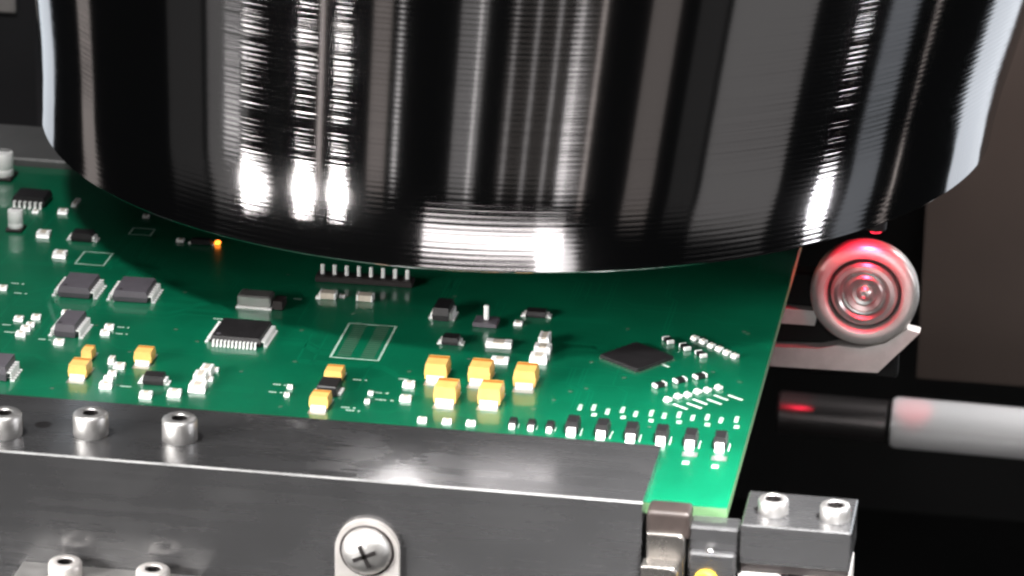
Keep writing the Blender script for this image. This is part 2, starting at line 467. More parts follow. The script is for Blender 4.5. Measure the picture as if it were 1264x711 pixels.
COMPONENTS = [
 ('tantalum', -6.5, -14.2, 3.1, 3.50, 2.50, 0, 0),
 ('tantalum', -0.6, -13.6, 3.1, 3.50, 2.50, 0, 0),
 ('tantalum', -9.2, -6.4, 3.1, 3.50, 2.50, 0, 0),
 ('tantalum', -3.2, -6.3, 3.1, 3.50, 2.50, 0, 0),
 ('tantalum', 3.0, -6.5, 3.1, 3.50, 2.50, 0, 0),
 ('tantalum', -56.8, -15.4, 2.6, 3.00, 2.00, 0, 0),
 ('tantalum', -57.2, -9.6, 1.5, 2.20, 1.70, 0, 0),
 ('tantalum', -49.5, -8.8, 2.5, 2.60, 1.80, 0, 0),
 ('tantalum', -22.6, -19.7, 2.6, 2.60, 1.90, 0, 0),
 ('tantalum', -22.7, -10.1, 2.5, 2.60, 1.70, 0, 0),
 ('block', -22.5, -14.6, 2.7, 3.60, 1.50, 0, 0),
 ('qfp', -38.6, 2.1, 7.2, 7.20, 1.30, 0, 0),
 ('soic', -65.3, 15.2, 4.7, 6.20, 1.70, 0, 6),
 ('soic', -57.1, 15.2, 5.1, 6.20, 1.70, 0, 6),
 ('soic', -62.4, 0.1, 3.0, 6.00, 2.00, 0, 7),
 ('soicx', -82.2, 50.0, 5.2, 4.20, 1.60, 0, 6),
 ('soic', -67.2, -17.4, 2.6, 5.00, 2.20, 0, 5),
 ('diode', -46.3, -16.0, 3.4, 2.20, 1.30, 0, 0),
 ('diode', -70.4, 36.0, 3.8, 2.40, 1.30, 0, 0),
 ('diode', -9.6, 6.2, 2.8, 2.20, 1.10, 0, 0),
 ('diode', 0.4, 18.8, 3.4, 2.00, 0.90, 0, 0),
 ('crystal', -39.3, 14.8, 5.2, 3.20, 1.90, 0, 0),
 ('header', -26.0, 27.0, 14.2, 2.60, 0.90, 0, 8),
 ('lump', -29.9, 19.8, 2.5, 1.60, 1.00, 0, 0),
 ('lump', -24.5, 19.9, 2.4, 1.60, 1.00, 0, 0),
 ('diode', -12.5, 16.2, 2.8, 4.60, 1.90, 0, 0),
 ('tab', -6.0, 14.1, 3.4, 3.00, 0.70, 0, 0),
 ('capx', -2.9, 6.5, 3.6, 1.40, 0.80, 0, 0),
 ('capx', -1.8, 0.8, 2.4, 1.20, 0.60, 0, 0),
 ('capx', -1.6, 15.0, 1.2, 0.90, 0.50, 0, 0),
 ('capx', 3.2, 8.6, 1.5, 2.40, 1.40, 0, 0),
 ('capx', 3.4, 5.7, 2.3, 1.60, 1.00, 0, 0),
 ('capx', 3.4, 2.2, 2.4, 1.80, 1.00, 0, 0),
 ('qfn', 16.5, 5.5, 7.2, 7.20, 0.55, -35, 0),
 ('resistor', 20.0, 12.5, 1.9, 1.10, 0.60, -58, 0),
 ('resistor', 22.6, 10.5, 1.9, 1.10, 0.60, -58, 0),
 ('resistor', 25.1, 8.3, 1.9, 1.10, 0.60, -58, 0),
 ('capx', 23.6, 14.3, 1.05, 0.70, 0.50, -42, 0),
 ('capx', 24.9, 13.3, 1.05, 0.70, 0.50, -42, 0),
 ('capx', 26.2, 12.0, 1.05, 0.70, 0.50, -42, 0),
 ('capx', 27.4, 11.0, 1.05, 0.70, 0.50, -42, 0),
 ('capx', 28.6, 9.8, 1.05, 0.70, 0.50, -42, 0),
 ('capx', 29.8, 8.8, 1.05, 0.70, 0.50, -42, 0),
 ('resistor', 20.9, -3.9, 1.9, 1.10, 0.60, 40, 0),
 ('resistor', 23.4, -1.7, 1.9, 1.10, 0.60, 40, 0),
 ('resistor', 25.9, 0.3, 1.9, 1.10, 0.60, 40, 0),
 ('capx', 22.7, -8.6, 1.1, 0.65, 0.50, -45, 0),
 ('capx', 23.9, -7.2, 1.1, 0.65, 0.50, -45, 0),
 ('capx', 25.1, -6.4, 1.1, 0.65, 0.50, -45, 0),
 ('capx', 26.3, -5.0, 1.1, 0.65, 0.50, -45, 0),
 ('capx', 27.5, -4.2, 1.1, 0.65, 0.50, -45, 0),
 ('capx', 28.9, -3.0, 1.1, 0.65, 0.50, -45, 0),
 ('led', 3.6, -20.9, 1.1, 1.80, 0.90, 0, 0),
 ('led', 6.1, -21.0, 1.1, 1.80, 0.90, 0, 0),
 ('led', 8.6, -21.1, 1.1, 1.80, 0.90, 0, 0),
 ('led', 11.6, -21.1, 1.8, 3.20, 1.70, 0, 0),
 ('led', 15.6, -21.4, 1.8, 3.20, 1.70, 0, 0),
 ('led', 19.5, -21.7, 1.8, 3.20, 1.70, 0, 0),
 ('led', 23.5, -21.8, 1.8, 3.20, 1.70, 0, 0),
 ('led', 27.4, -22.3, 1.8, 3.20, 1.70, 0, 0),
 ('led', 31.3, -22.4, 1.8, 3.20, 1.70, 0, 0),
 ('capx', -70.6, 2.7, 1.3, 0.81, 0.55, 0, 0),
 ('capx', -68.4, 3.8, 1.3, 0.81, 0.55, 0, 0),
 ('capx', -68.4, 0.9, 1.2, 0.74, 0.50, 0, 0),
 ('capx', -68.6, -0.7, 1.4, 0.87, 0.59, 0, 0),
 ('capx', -68.7, -2.8, 1.4, 0.87, 0.59, 0, 0),
 ('capx', -57.4, 2.2, 1.3, 0.81, 0.55, 0, 0),
 ('capx', -57.4, 0.0, 1.3, 0.81, 0.55, 0, 0),
 ('capx', -62.7, -4.7, 1.4, 0.87, 0.59, 0, 0),
 ('capx', -64.8, 6.4, 1.2, 0.74, 0.50, 0, 0),
 ('capx', -52.3, -11.6, 1.5, 0.93, 0.63, 0, 0),
 ('capx', -52.6, -14.2, 1.2, 0.74, 0.50, 0, 0),
 ('capx', -52.6, -16.2, 1.3, 0.81, 0.55, 0, 0),
 ('capx', -52.3, -18.7, 1.7, 1.05, 0.71, 0, 0),
 ('capx', -46.2, -20.9, 1.7, 1.05, 0.71, 0, 0),
 ('capx', -42.6, -19.6, 1.8, 1.12, 0.76, 0, 0),
 ('capx', -39.3, -10.1, 1.0, 0.62, 0.45, 0, 0),
 ('capx', -39.3, -13.6, 1.1, 0.68, 0.46, 0, 0),
 ('capx', -80.5, 46.0, 1.0, 0.62, 0.45, 0, 0),
 ('capx', -76.4, 46.6, 1.5, 0.93, 0.63, 0, 0),
 ('capx', -76.5, 36.3, 2.0, 1.24, 0.84, 0, 0),
 ('capx', -71.8, 28.5, 2.0, 1.24, 0.84, 0, 0),
 ('capx', -76.2, 13.9, 1.3, 0.81, 0.55, 0, 0),
 ('capx', -12.4, -10.3, 1.6, 0.99, 0.67, 0, 0),
 ('capx', -11.9, -15.2, 1.5, 0.93, 0.63, 0, 0),
 ('capx', -16.9, -14.1, 0.7, 0.43, 0.45, 0, 0),
 ('capx', -16.8, -17.0, 0.7, 0.43, 0.45, 0, 0),
 ('capx', -28.0, -14.1, 0.7, 0.43, 0.45, 0, 0),
 ('capx', -27.8, -16.9, 0.7, 0.43, 0.45, 0, 0),
 ('capx', -63.7, 47.3, 1.0, 0.62, 0.45, 0, 0),
 ('capx', -56.1, 38.1, 1.2, 0.74, 0.50, 0, 0),
 ('capx', -8.4, -21.9, 1.2, 0.74, 0.50, 0, 0),
 ('capx', -5.1, -21.8, 1.2, 0.74, 0.50, 0, 0),
 ('capx', -1.9, -21.7, 1.2, 0.74, 0.50, 0, 0),
 ('capx', -31.2, 19.3, 0.7, 0.43, 0.45, 0, 0),
 ('capx', -28.0, 20.6, 0.8, 0.50, 0.45, 0, 0),
 ('capx', -40.0, -11.9, 1.6, 2.00, 1.30, 0, 0),
 ('capx', -40.3, -14.3, 1.7, 2.00, 1.30, 0, 0),
 ('capx', -40.0, -17.0, 2.3, 1.80, 0.90, 0, 0),
 ('capx', -75.6, 51.1, 0.8, 2.20, 0.50, 0, 0),
 ('capx', -53.8, -10.0, 0.8, 1.20, 0.80, 0, 0),
 ('can', -81.3, 37.9, 2.3, 2.30, 3.20, 0, 0),
 ('can', -89.8, 60.1, 3.4, 3.40, 4.20, 0, 0),
 ('amber', -50.4, 37.9, 0.8, 0.70, 0.60, 0, 0),
 ('block', -52.8, 37.6, 3.0, 1.20, 0.90, 0, 0),
]
MARKS = [
 (24.5, -10.3, 2.6, 0.5, -35), (26.3, -9.6, 2.6, 0.5, -35), (26.9, -8.1, 2.6, 0.5, -35), (28.8, -7.7, 2.6, 0.5, -35),
 (29.5, -6.1, 2.6, 0.5, -35), (31.4, -5.7, 2.6, 0.5, -35), (19.9, 7.4, 1.8, 0.5, -40), (20.9, 6.4, 1.8, 0.5, -40),
 (20.6, 3.9, 1.8, 0.5, -40), (13.2, -12.9, 0.55, 2.2, 0), (13.6, -15.3, 0.7, 1.1, 0), (17.1, -12.9, 0.55, 2.2, 0),
 (17.5, -15.4, 0.7, 1.1, 0), (21.0, -13.3, 0.55, 2.2, 0), (21.3, -15.8, 0.7, 1.1, 0), (24.7, -13.1, 0.55, 2.2, 0),
 (25.0, -15.6, 0.7, 1.1, 0), (28.5, -13.2, 0.55, 2.2, 0), (28.8, -15.7, 0.7, 1.1, 0), (32.4, -13.2, 0.55, 2.2, 0),
 (32.7, -15.7, 0.7, 1.1, 0), (11.4, -13.2, 0.55, 2.0, 0), (15.2, -13.9, 0.55, 2.0, 0), (19.0, -14.0, 0.55, 2.0, 0),
 (22.8, -13.8, 0.55, 2.0, 0), (26.6, -13.8, 0.55, 2.0, 0), (30.4, -13.9, 0.55, 2.0, 0), (27.7, -26.0, 2.0, 1.5, 0),
 (31.6, -26.6, 2.0, 1.5, 0), (27.5, -28.8, 0.9, 1.2, 0), (31.4, -29.3, 0.9, 1.2, 0), (-29.6, -13.4, 1.9, 0.45, 0),
 (-29.6, -16.1, 1.9, 0.45, 0), (-15.7, -13.5, 2.3, 0.45, 0), (-14.7, -15.9, 2.6, 0.45, 0), (-19.3, -9.6, 2, 0.45, 0),
 (-18.9, -19.4, 2, 0.45, 0), (-18.1, -20.3, 2, 0.45, 0), (-55.6, 2.8, 1.8, 0.45, 0), (-55.2, 0.4, 1.8, 0.45, 0),
 (-49.8, -18.1, 1.6, 0.45, 0), (-70.6, -2.1, 1.6, 0.45, 0), (-71.8, 0.5, 1.2, 0.45, 0), (-74.8, 16.4, 2, 0.45, 0),
 (-73.3, 12.7, 2, 0.45, 0), (-65.1, -3.8, 1.8, 0.45, 0), (-42.9, 8.6, 2.4, 0.45, 0), (-34.1, 18.5, 1.2, 0.45, 0),
 (-13.6, -8.1, 1.4, 0.45, 0),
]

CACHE = {}


def cached(key, fn):
    if key not in CACHE:
        CACHE[key] = fn()
    return CACHE[key]


def part(name, key, fn, x, y, rot):
    o = D.objects.new(name, cached((name,) + key, fn))
    COL.objects.link(o)
    on_board(o, x, y)
    o.rotation_euler.z = math.radians(rot)
    return o


def sub(name, key, fn, parent, loc=(0, 0, 0), rz=0, kind=None):
    o = D.objects.new(name, cached((name,) + key, fn))
    COL.objects.link(o)
    o.parent = parent
    o.location = Vector(loc) * S
    o.rotation_euler.z = math.radians(rz)
    if kind: o['kind'] = kind
    return o


def pin_row(n, length, reach, h):
    """gull-wing pins along local x, reaching out to -y"""
    m = MB()
    pitch = length / n
    w = pitch * 0.5
    for i in range(n):
        c = -length / 2 + pitch * (i + 0.5)
        m.box(c - w / 2, c + w / 2, -reach * 0.45, 0.05, h * 0.5, h * 0.5 + 0.16)
        m.box(c - w / 2, c + w / 2, -reach * 0.45 - 0.14, -reach * 0.45, 0.10, h * 0.5 + 0.16)
        m.box(c - w / 2, c + w / 2, -reach, -reach * 0.45 + 0.02, 0.02, 0.17)
    return m.mesh('pin_row', M['tin'])


def fillet(w, d, h):
    """solder fillet: a wedge leaning on a terminal, low edge at -y"""
    m = MB()
    m._add([(-w / 2, -d, 0.01), (w / 2, -d, 0.01), (w / 2, 0, 0.01), (-w / 2, 0, 0.01), (-w / 2, -d * .3, h * .45), (w / 2, -d * .3, h * .45), (-w / 2, 0, h), (w / 2, 0, h)],
           [(3, 2, 1, 0), (0, 1, 5, 4), (4, 5, 7, 6), (2, 3, 6, 7), (0, 4, 6, 3), (1, 2, 7, 5)])
    return m.mesh('solder_fillet', M['tin'], 50)


def c_tantalum(x, y, w, d, h, rot, n):
    k = (w, d, h)
    o = part('tantalum_capacitor', k, lambda: MB().frustum(w * .96, d * .98, w, d, 0.28, h * .55).frustum(w, d, w * .9, d * .94, h * .55, h).mesh('tantalum_capacitor', M['tant']), x, y, rot)
    sub('polarity_band', k, lambda: MB().box(-w * .44, w * .44, d * .20, d * .40, h + .004, h + .02).mesh('polarity_band', M['tant_band']), o)
    tw = w * .78
    for s in (1, -1):
        sub('terminal', k, lambda: MB().box(-tw / 2, tw / 2, -d / 2 - .12, -d / 2 + .3, .02, h * .34).box(-tw / 2, tw / 2, -d / 2 - .5, -d / 2 - .12, .02, .2).mesh('terminal', M['tin']), o, rz=0 if s == 1 else 180)
        sub('solder_pad', k, lambda: MB().box(-w * .47, w * .47, -d / 2 - 1.5, -d / 2 + .4, .002, .018).mesh('solder_pad', M['pad']), o, rz=0 if s == 1 else 180)
    return o


def c_two_terminal(name, x, y, w, d, h, rot, body, band=0.2):
    """chip part lying along local x: body between two metal ends"""
    k = (w, d, h, body)
    o = part(name, k, lambda: MB().box(-w * (.5 - band * .9), w * (.5 - band * .9), -d * .47, d * .47, .03, h * .97, min(.06, h * .1)).mesh(name, M[body]), x, y, rot)
    for s in (0, 180):
        sub('end_terminal', k, lambda: MB().box(-w / 2, -w / 2 + w * band, -d / 2, d / 2, .02, h, min(.08, h * .15)).mesh('end_terminal', M['tin']), o, rz=s)
    return o


def c_cap(x, y, w, d, h, rot, n):
    o = c_two_terminal('chip_capacitor', x, y, w, d, h, rot, 'ceramic', 0.3)
    k = (w, d, h)
    sub('solder_fillet', k, lambda: fillet(w * 1.0, max(.25, d * .3), h * .75), o, (0, -d / 2 - .005, 0))
    return o


def c_resistor(x, y, w, d, h, rot, n):
    return c_two_terminal('chip_resistor', x, y, w, d, h, rot, 'epoxy', 0.2)


def c_diode(x, y, w, d, h, rot, n):
    k = (w, d, h)
    o = part('diode', k, lambda: MB().frustum(w * .80, d, w * .84, d, .08, h * .45).frustum(w * .84, d, w * .76, d * .86, h * .45, h).mesh('diode', M['epoxy']), x, y, rot)
    for s in (0, 180):
        sub('end_terminal', k, lambda: MB().box(-w / 2 - .1, -w * .36, -d * .36, d * .36, .02, h * .55, .05).box(-w / 2 - .45, -w / 2 - .1, -d * .36, d * .36, .02, .16).mesh('end_terminal', M['tin']), o, rz=s)
    return o


def c_led(x, y, w, d, h, rot, n):
    """dark chip lying along y with bright metal ends, as in the row by the rail"""
    k = (w, d, h)
    o = part('light_emitting_diode', k, lambda: MB().frustum(w * .96, d * .82, w, d * .84, .1, h * .5).frustum(w, d * .84, w * .8, d * .72, h * .5, h).mesh('light_emitting_diode', M['epoxy']), x, y, rot)
    for s in (0, 180):
        sub('end_terminal', k, lambda: MB().box(-w * .33, w * .33, -d / 2, -d * .40, .02, h * .58, .06).mesh('end_terminal', M['tin']), o, rz=s)
        sub('solder_fillet', k, lambda: fillet(w * .66, .6, h * .42), o, (0, (-d / 2 - .002) * (1 if s == 0 else -1), 0), s)
    sub('silkscreen_mark', k, lambda: MB().box(w * .62, w * .70, -d * .5, d * .3, .002, .012).mesh('silkscreen_mark', M['silk']), o)
    return o


def c_soic(x, y, w, d, h, rot, n, cross=False, mat_='epoxy_grey'):
    k = (w, d, h, mat_)
    o = part('integrated_circuit', k, lambda: MB().frustum(w * .94, d * .95, w, d, .12, h * .5).frustum(w, d, w * .9, d * .93, h * .5, h).mesh('integrated_circuit', M[mat_]), x, y, rot)
    if cross:
        for s in (0, 180):
            sub('pin_row', k, lambda: pin_row(n, w * .94, 1.0, h), o, (0, -d / 2 if s == 0 else d / 2, 0), s, 'stuff')
    else:
        for s in (90, -90):
            sub('pin_row', k, lambda: pin_row(n, d * .94, 1.0, h), o, (w / 2 if s == 90 else -w / 2, 0, 0), s, 'stuff')
    sub('pin_one_dot', k, lambda: MB().lathe([(.28, h + .003), (.28, h + .014)], 12, shift(-w * .3, -d * .34, 0)).mesh('pin_one_dot', M['epoxy']), o)
    return o


def c_qfp(x, y, w, d, h, rot, n):
    k = (w, d, h)
    o = part('quad_flat_chip', k, lambda: MB().frustum(w * .95, d * .95, w, d, .12, h * .5).frustum(w, d, w * .94, d * .94, h * .5, h).mesh('quad_flat_chip', M['epoxy']), x, y + .5, rot)
    for s, lx, ly in ((0, 0, -d / 2), (180, 0, d / 2), (90, w / 2, 0), (-90, -w / 2, 0)):
        sub('pin_row', k, lambda: pin_row(12, w * .9, .85, h), o, (lx, ly, 0), s, 'stuff')
    sub('pin_one_dot', k, lambda: MB().lathe([(.35, h + .003), (.35, h + .014)], 12, shift(-w * .36, -d * .36, 0)).mesh('pin_one_dot', M['epoxy_grey']), o)
    return o


def c_qfn(x, y, w, d, h, rot, n):
    k = (w, d, h)
    o = part('leadless_chip', k, lambda: MB().box(-w / 2, w / 2, -d / 2, d / 2, .05, h, .08).mesh('leadless_chip', M['epoxy']), x, y, rot)
    def pads():
        m = MB()
        for i in range(10):
            c = -w / 2 + w * (i + .5) / 10
            m.box(c - .18, c + .18, -d / 2 - .32, -d / 2 + .1, .003, .05)
        return m.mesh('pad_row', M['barepad'])
    for s in (0, 90, 180, 270):
        sub('pad_row', k, pads, o, (0, 0, 0), s, 'stuff')
    return o


def c_crystal(x, y, w, d, h, rot, n):
    k = (w, d, h)
    o = part('crystal_oscillator', k, lambda: MB().box(-w * .47, w * .47, -d * .45, d * .45, .25, h, .22).mesh('crystal_oscillator', M['satin'], 30), x, y, rot)
    sub('base_flange', k, lambda: MB().box(-w / 2, w / 2, -d / 2, d / 2, .03, .25).mesh('base_flange', M['tin']), o)
    sub('dark_end_block', k, lambda: MB().box(w * .52, w * .80, -d * .4, d * .4, .03, h * .72, .1).mesh('dark_end_block', M['rubber']), o)  # dark block at the right end of the can
    return o


def c_header(x, y, w, d, h, rot, n):
    k = (w, d, h)
    o = part('pin_header', k, lambda: MB().box(-w / 2, w / 2, -d / 2, d / 2, .02, h, .12).mesh('pin_header', M['rubber']), x, y, rot)
    for i in range(n):
        c = -w / 2 + w * (i + .5) / n
        sub('header_pin', k, lambda: MB().box(-.28, .28, -.22, .22, .1, 2.4, .1).mesh('header_pin', M['tin']), o, (c, 0, 0))
    return o


def c_lump(x, y, w, d, h, rot, n):
    return c_two_terminal('chip_inductor', x, y, w, d, h, rot, 'ceramic', 0.12)


def c_block(x, y, w, d, h, rot, n):
    k = (w, d, h)
    o = part('moulded_inductor', k, lambda: MB().box(-w / 2, w / 2, -d / 2, d / 2, .05, h, .12).mesh('moulded_inductor', M['epoxy']), x, y, rot)
    for s in (0, 180):
        sub('end_terminal', k, lambda: MB().box(w / 2 + .01, w / 2 + .5, -d * .3, d * .3, .01, h * .25, .03).mesh('end_terminal', M['tin']), o, rz=s)
    return o


def c_tab(x, y, w, d, h, rot, n):
    k = (w, d, h)
    o = part('test_terminal', k, lambda: MB().box(-w / 2, w / 2, -d / 2, d / 2, .02, h, .1).mesh('test_terminal', M['epoxy_grey']), x, y, rot)
    sub('metal_post', k, lambda: MB().box(-.35, .35, -.3, .3, h, h + 2.2, .12).mesh('metal_post', M['tin']), o)
    return o


def c_can(x, y, w, d, h, rot, n):
    k = (w, d, h)
    r = w / 2
    o = part('can_capacitor', k, lambda: MB().lathe([(r * .96, .5), (r, .6), (r, h * .35), (r * .95, h * .40), (r, h * .45), (r, h - .2), (r * .93, h)], 28).mesh('can_capacitor', M['tin'], 40), x, y, rot)
    sub('plastic_base', k, lambda: MB().box(-r * 1.08, r * 1.08, -r * 1.08, r * 1.08, .02, .5, .08).mesh('plastic_base', M['rubber']), o)
    sub('top_mark', k, lambda: MB().box(-r * .6, r * .6, r * .3, r * .7, h + .003, h + .012).mesh('top_mark', M['epoxy']), o)
    return o


def c_amber(x, y, w, d, h, rot, n):
    k = (w, d, h)
    o = part('lit_diode', k, lambda: MB().box(-w / 2, w / 2, -d / 2, d / 2, .05, h, .15).mesh('lit_diode', M['amber']), x, y, rot)
    o['label'] = 'tiny amber diode glowing at the rim of the head'
    sub('end_terminal', k, lambda: MB().box(-w / 2 - .4, -w / 2 - .02, -d / 2, d / 2, .02, .3).mesh('end_terminal', M['tin']), o)
    return o


KIND = dict(tantalum=c_tantalum, capx=c_cap, resistor=c_resistor, diode=c_diode, led=c_led, qfp=c_qfp, qfn=c_qfn, crystal=c_crystal,
            header=c_header, lump=c_lump, block=c_block, tab=c_tab, can=c_can, amber=c_amber,
            soic=c_soic, soicx=lambda *a: c_soic(*a, cross=True, mat_='epoxy'))
PARTLABEL = {'qfp': 'square black chip with pins on all four sides', 'qfn': 'flat black square chip turned cornerwise',
             'crystal': 'silver metal crystal can behind the square chip', 'header': 'black pin header at the rim of the head'}
for kind, x, y, w, d, h, rot, n in COMPONENTS:
    o = KIND[kind](x, y, w, d, h, rot + random.uniform(-1.5, 1.5), n)
    if kind in PARTLABEL:
        o['label'] = PARTLABEL[kind]
    elif kind == 'tantalum':
        o['label'] = 'yellow tantalum capacitor'


def outline(x0, x1, y0, y1, t, name, m_):
    m = MB()
    z0, z1 = .001, .008
    m.box(x0, x1, y0, y0 + t, z0, z1).box(x0, x1, y1 - t, y1, z0, z1).box(x0, x0 + t, y0 + t, y1 - t, z0, z1).box(x1 - t, x1, y0 + t, y1 - t, z0, z1)
    o = m.build(name, m_)
    return on_board(o)


outline(-25.1, -18.1, -2.4, 10.9, .32, 'silkscreen_outline', M['silk_thin'])['label'] = 'pale outline of an unfilled chip place'
outline(-69.0, -64.5, 25.8, 31.2, .25, 'silkscreen_outline', M['silk_thin'])
outline(-64.5, -61.0, 39.5, 42.5, .2, 'silkscreen_outline', M['silk_thin'])
# bare solder pads inside the unfilled chip place, two columns
pm = MB()
for i in range(16):
    yy = -1.4 + i * .78
    pm.box(-24.2, -22.3, yy, yy + .34, .002, .014).box(-20.9, -19.0, yy, yy + .34, .002, .014)
on_board(tag(pm.build('solder_pads', M['barepad']), kind='stuff'))
# printed marks beside the parts (too small to read)
for (x, y, w, d, rot) in MARKS:
    big = d > 1.0
    m = MB()
    if big:
        m.box(-w / 2, w / 2, -d / 2, d / 2, .002, .012)
    else:
        g = w / 5
        for i in range(5):
            if rot == 0 and i == 3 and w > 1.7:
                continue
            m.box(-w / 2 + i * g + g * .08, -w / 2 + (i + 1) * g - g * .08, -d / 2 * (1 if i % 2 else .8), d / 2, .002, .012)
    o = m.build('silkscreen_mark' if not (big and w > 1.5) else 'solder_pad', M['pad'] if (big and w > 1.5) else M['silk'] if rot else M['silk_thin'])
    on_board(o, x, y)
    o.rotation_euler.z = math.radians(rot)
# copper tracks under the green lacquer
M['track'] = mat('track_under_mask', (0.0008, 0.140, 0.066), 0.35, 0, 0.5, 0.6, 0.06)
tm = MB()


def track(pts, w=.22):
    for (xa, ya), (xb, yb2) in zip(pts, pts[1:]):
        dx, dy = xb - xa, yb2 - ya
        l_ = math.hypot(dx, dy) or 1
        nx, ny = -dy / l_ * w / 2, dx / l_ * w / 2
        tm._add([(xa - nx, ya - ny, .0015), (xb - nx, yb2 - ny, .0015), (xb + nx, yb2 + ny, .0015), (xa + nx, ya + ny, .0015)], [(0, 1, 2, 3)])


rt = random.Random(11)
for _ in range(46):
    xa, ya = rt.uniform(-88, 30), rt.uniform(-24, 52)
    nb = rt.choice((1, 3, 4, 5))
    ln, k_, l2 = rt.uniform(4, 16), rt.choice((-1, 1)) * rt.uniform(1, 4), rt.uniform(4, 14)
    for i in range(nb):
        o_ = i * .55
        if rt.random() < .5:
            p4 = [(xa, ya + o_), (xa + ln, ya + o_), (xa + ln + abs(k_), ya + o_ + k_), (xa + ln + abs(k_) + l2, ya + o_ + k_)]
        else:
            p4 = [(xa + o_, ya), (xa + o_, ya + ln), (xa + o_ + k_, ya + ln + abs(k_)), (xa + o_ + k_, ya + ln + abs(k_) + l2)]
        p4 = [(min(33.8, px_), max(-27, min(64, py_))) for px_, py_ in p4]
        track(p4)
on_board(tag(tm.build('copper_tracks', M['track']), kind='stuff'))
# plated vias
VIAS = [(-50 + 6.1 * i + random.uniform(-2, 2), random.uniform(-18, 30)) for i in range(13)] + [(random.uniform(-62, 32), random.uniform(-22, 25)) for _ in range(26)]
for vx, vy in VIAS:
    o = put('via', cached(('via',), lambda: MB().lathe([(.3, .001), (.3, .010), (.14, .010), (.14, .004)], 12).mesh('via', M['barepad'])))
    on_board(o, vx, vy)

# ------------------------------------------------------------------ round head above the board
HC = (-10.9, 69.1)
head = tag(empty('inspection_head', (HC[0], HC[1], 14)), 'huge dark polished steel barrel with fine turned rings over the board', 'machine head')


def rings(levels, n=220):
    vs, fs = [], []
    for cx, cy, z, r in levels:
        for i in range(n):
            a = 2 * math.pi * i / n
            vs.append((cx + r * math.cos(a), cy + r * math.sin(a), z))
    for k in range(len(levels) - 1):
        for i in range(n):
            j = (i + 1) % n
            fs.append((k * n + i, k * n + j, (k + 1) * n + j, (k + 1) * n + i))
    return vs, fs


top_off, top_r, HT = (5.4, 9.9), 83.6, 67.0
# straight lip, then the barrel widens upward
lv = [(0, 0, 0.0, 71.6), (0, 0, 0.35, 72.0), (0.15, 0.3, 2.5, 72.1), (0.35, 0.7, 5.0, 72.4), (0.6, 1.15, 8.0, 72.75)]
for i in range(1, 13):
    t = i / 12
    z_ = 8.0 + (HT - 8.0) * t
    lv.append((top_off[0] * z_ / HT, top_off[1] * z_ / HT, z_, 72.75 + (top_r - 72.75) * t))
lv.append((top_off[0], top_off[1], HT + 30, top_r))
vs, fs = rings(lv)
m = MB()
m._add(vs, fs)
bar = m.build('barrel', M['head'], head, 35)
m = MB()
vs, fs = rings([(0, 0, 0.0, 71.6), (0, 0, -0.02, 60), (0, 0, 2.0, 58), (0, 0, 6.0, 30), (0, 0, 6.0, 0.2)], 96)
m._add(vs, fs)
m.build('underside_ring', M['black'], head, 35)
m = MB()
vs, fs = rings([(top_off[0], top_off[1], HT + 30, top_r), (top_off[0], top_off[1], HT + 30.1, 0.2)], 96)
m._add(vs, fs)
m.build('top_cover', M['black'], head, 35)

# ------------------------------------------------------------------ front clamp rail with its screws
rail = tag(empty('clamp_rail', (-20, -36, 0)), 'long dark grey metal rail clamping the front edge of the board', 'rail')
RO = (-20, -36, 0)


def rel(o, base):
    o.location = o.location - Vector(base) * S
    return o


yb, yf, zt = -27.2, -45.7, 1.5
mm_ = MB()
# angle section in (y, z), extruded along x
sec = [(yb, .02), (yb, zt - .25), (yb - .25, zt), (yf + .22, zt), (yf, zt - .22), (yf, -30), (yf + 3, -30), (yf + 3, .02)]
x0, x1 = -90.0, 24.1
vs = [(x0, y, z) for y, z in sec] + [(x1, y, z) for y, z in sec]
n = len(sec)
fs = [tuple(range(n)), tuple(range(2 * n - 1, n - 1, -1))] + [(i, i + n, (i + 1) % n + n, (i + 1) % n) for i in range(n)]
mm_._add(vs, fs)
rb = mm_.build('rail_body', [M['anod'], M['anod_edge']], rail)
for p in rb.data.polygons:
    c_ = p.center / S
    if abs(c_.y - (yf + .11)) < .02 and c_.z > 1:
        p.material_index = 1
rel(rb, RO)


def cap_screw(parent, base, x, y, z, r, h, sock=.52, name='cap_screw', mt='screw', flat=False):
    """socket head screw standing upright, head with a hexagon recess"""
    hs = r * sock
    m = MB()
    prof = [(r * .97, 0), (r, .1), (r, h - r * .16), (r * .93, h - r * .05), (r * .86, h), (hs * 1.12, h), (hs, h - .12)]
    m.lathe(prof, 40, close=False)
    o = m.build(name, M[mt], parent, 40)
    o.location = (Vector((x, y, z)) - Vector(base)) * S
    s_ = MB()
    s_.lathe([(hs, h - .12), (hs * .98, h * .55), (.05, h * .52)], 6, Matrix.Rotation(.3, 4, 'Z'), close=False)
    s_.build('hex_socket', M['steel_dark'], o)
    return o


for sx, sy in ((-60.0, -40.4), (-49.1, -38.2), (-37.4, -37.6)):
    cap_screw(rail, RO, sx, sy, zt, 2.3, 3.1, .44)
# flat dark disc for a tapped hole; the hole's shade is its colour
m = MB()
m.lathe([(1.1, zt + .004), (1.1, zt + .02), (.8, zt + .02), (.75, zt + .008)], 20, shift(-56.0, -36.4, 0))
rel(m.build('hole_shade_disc', M['steel_dark'], rail), RO)
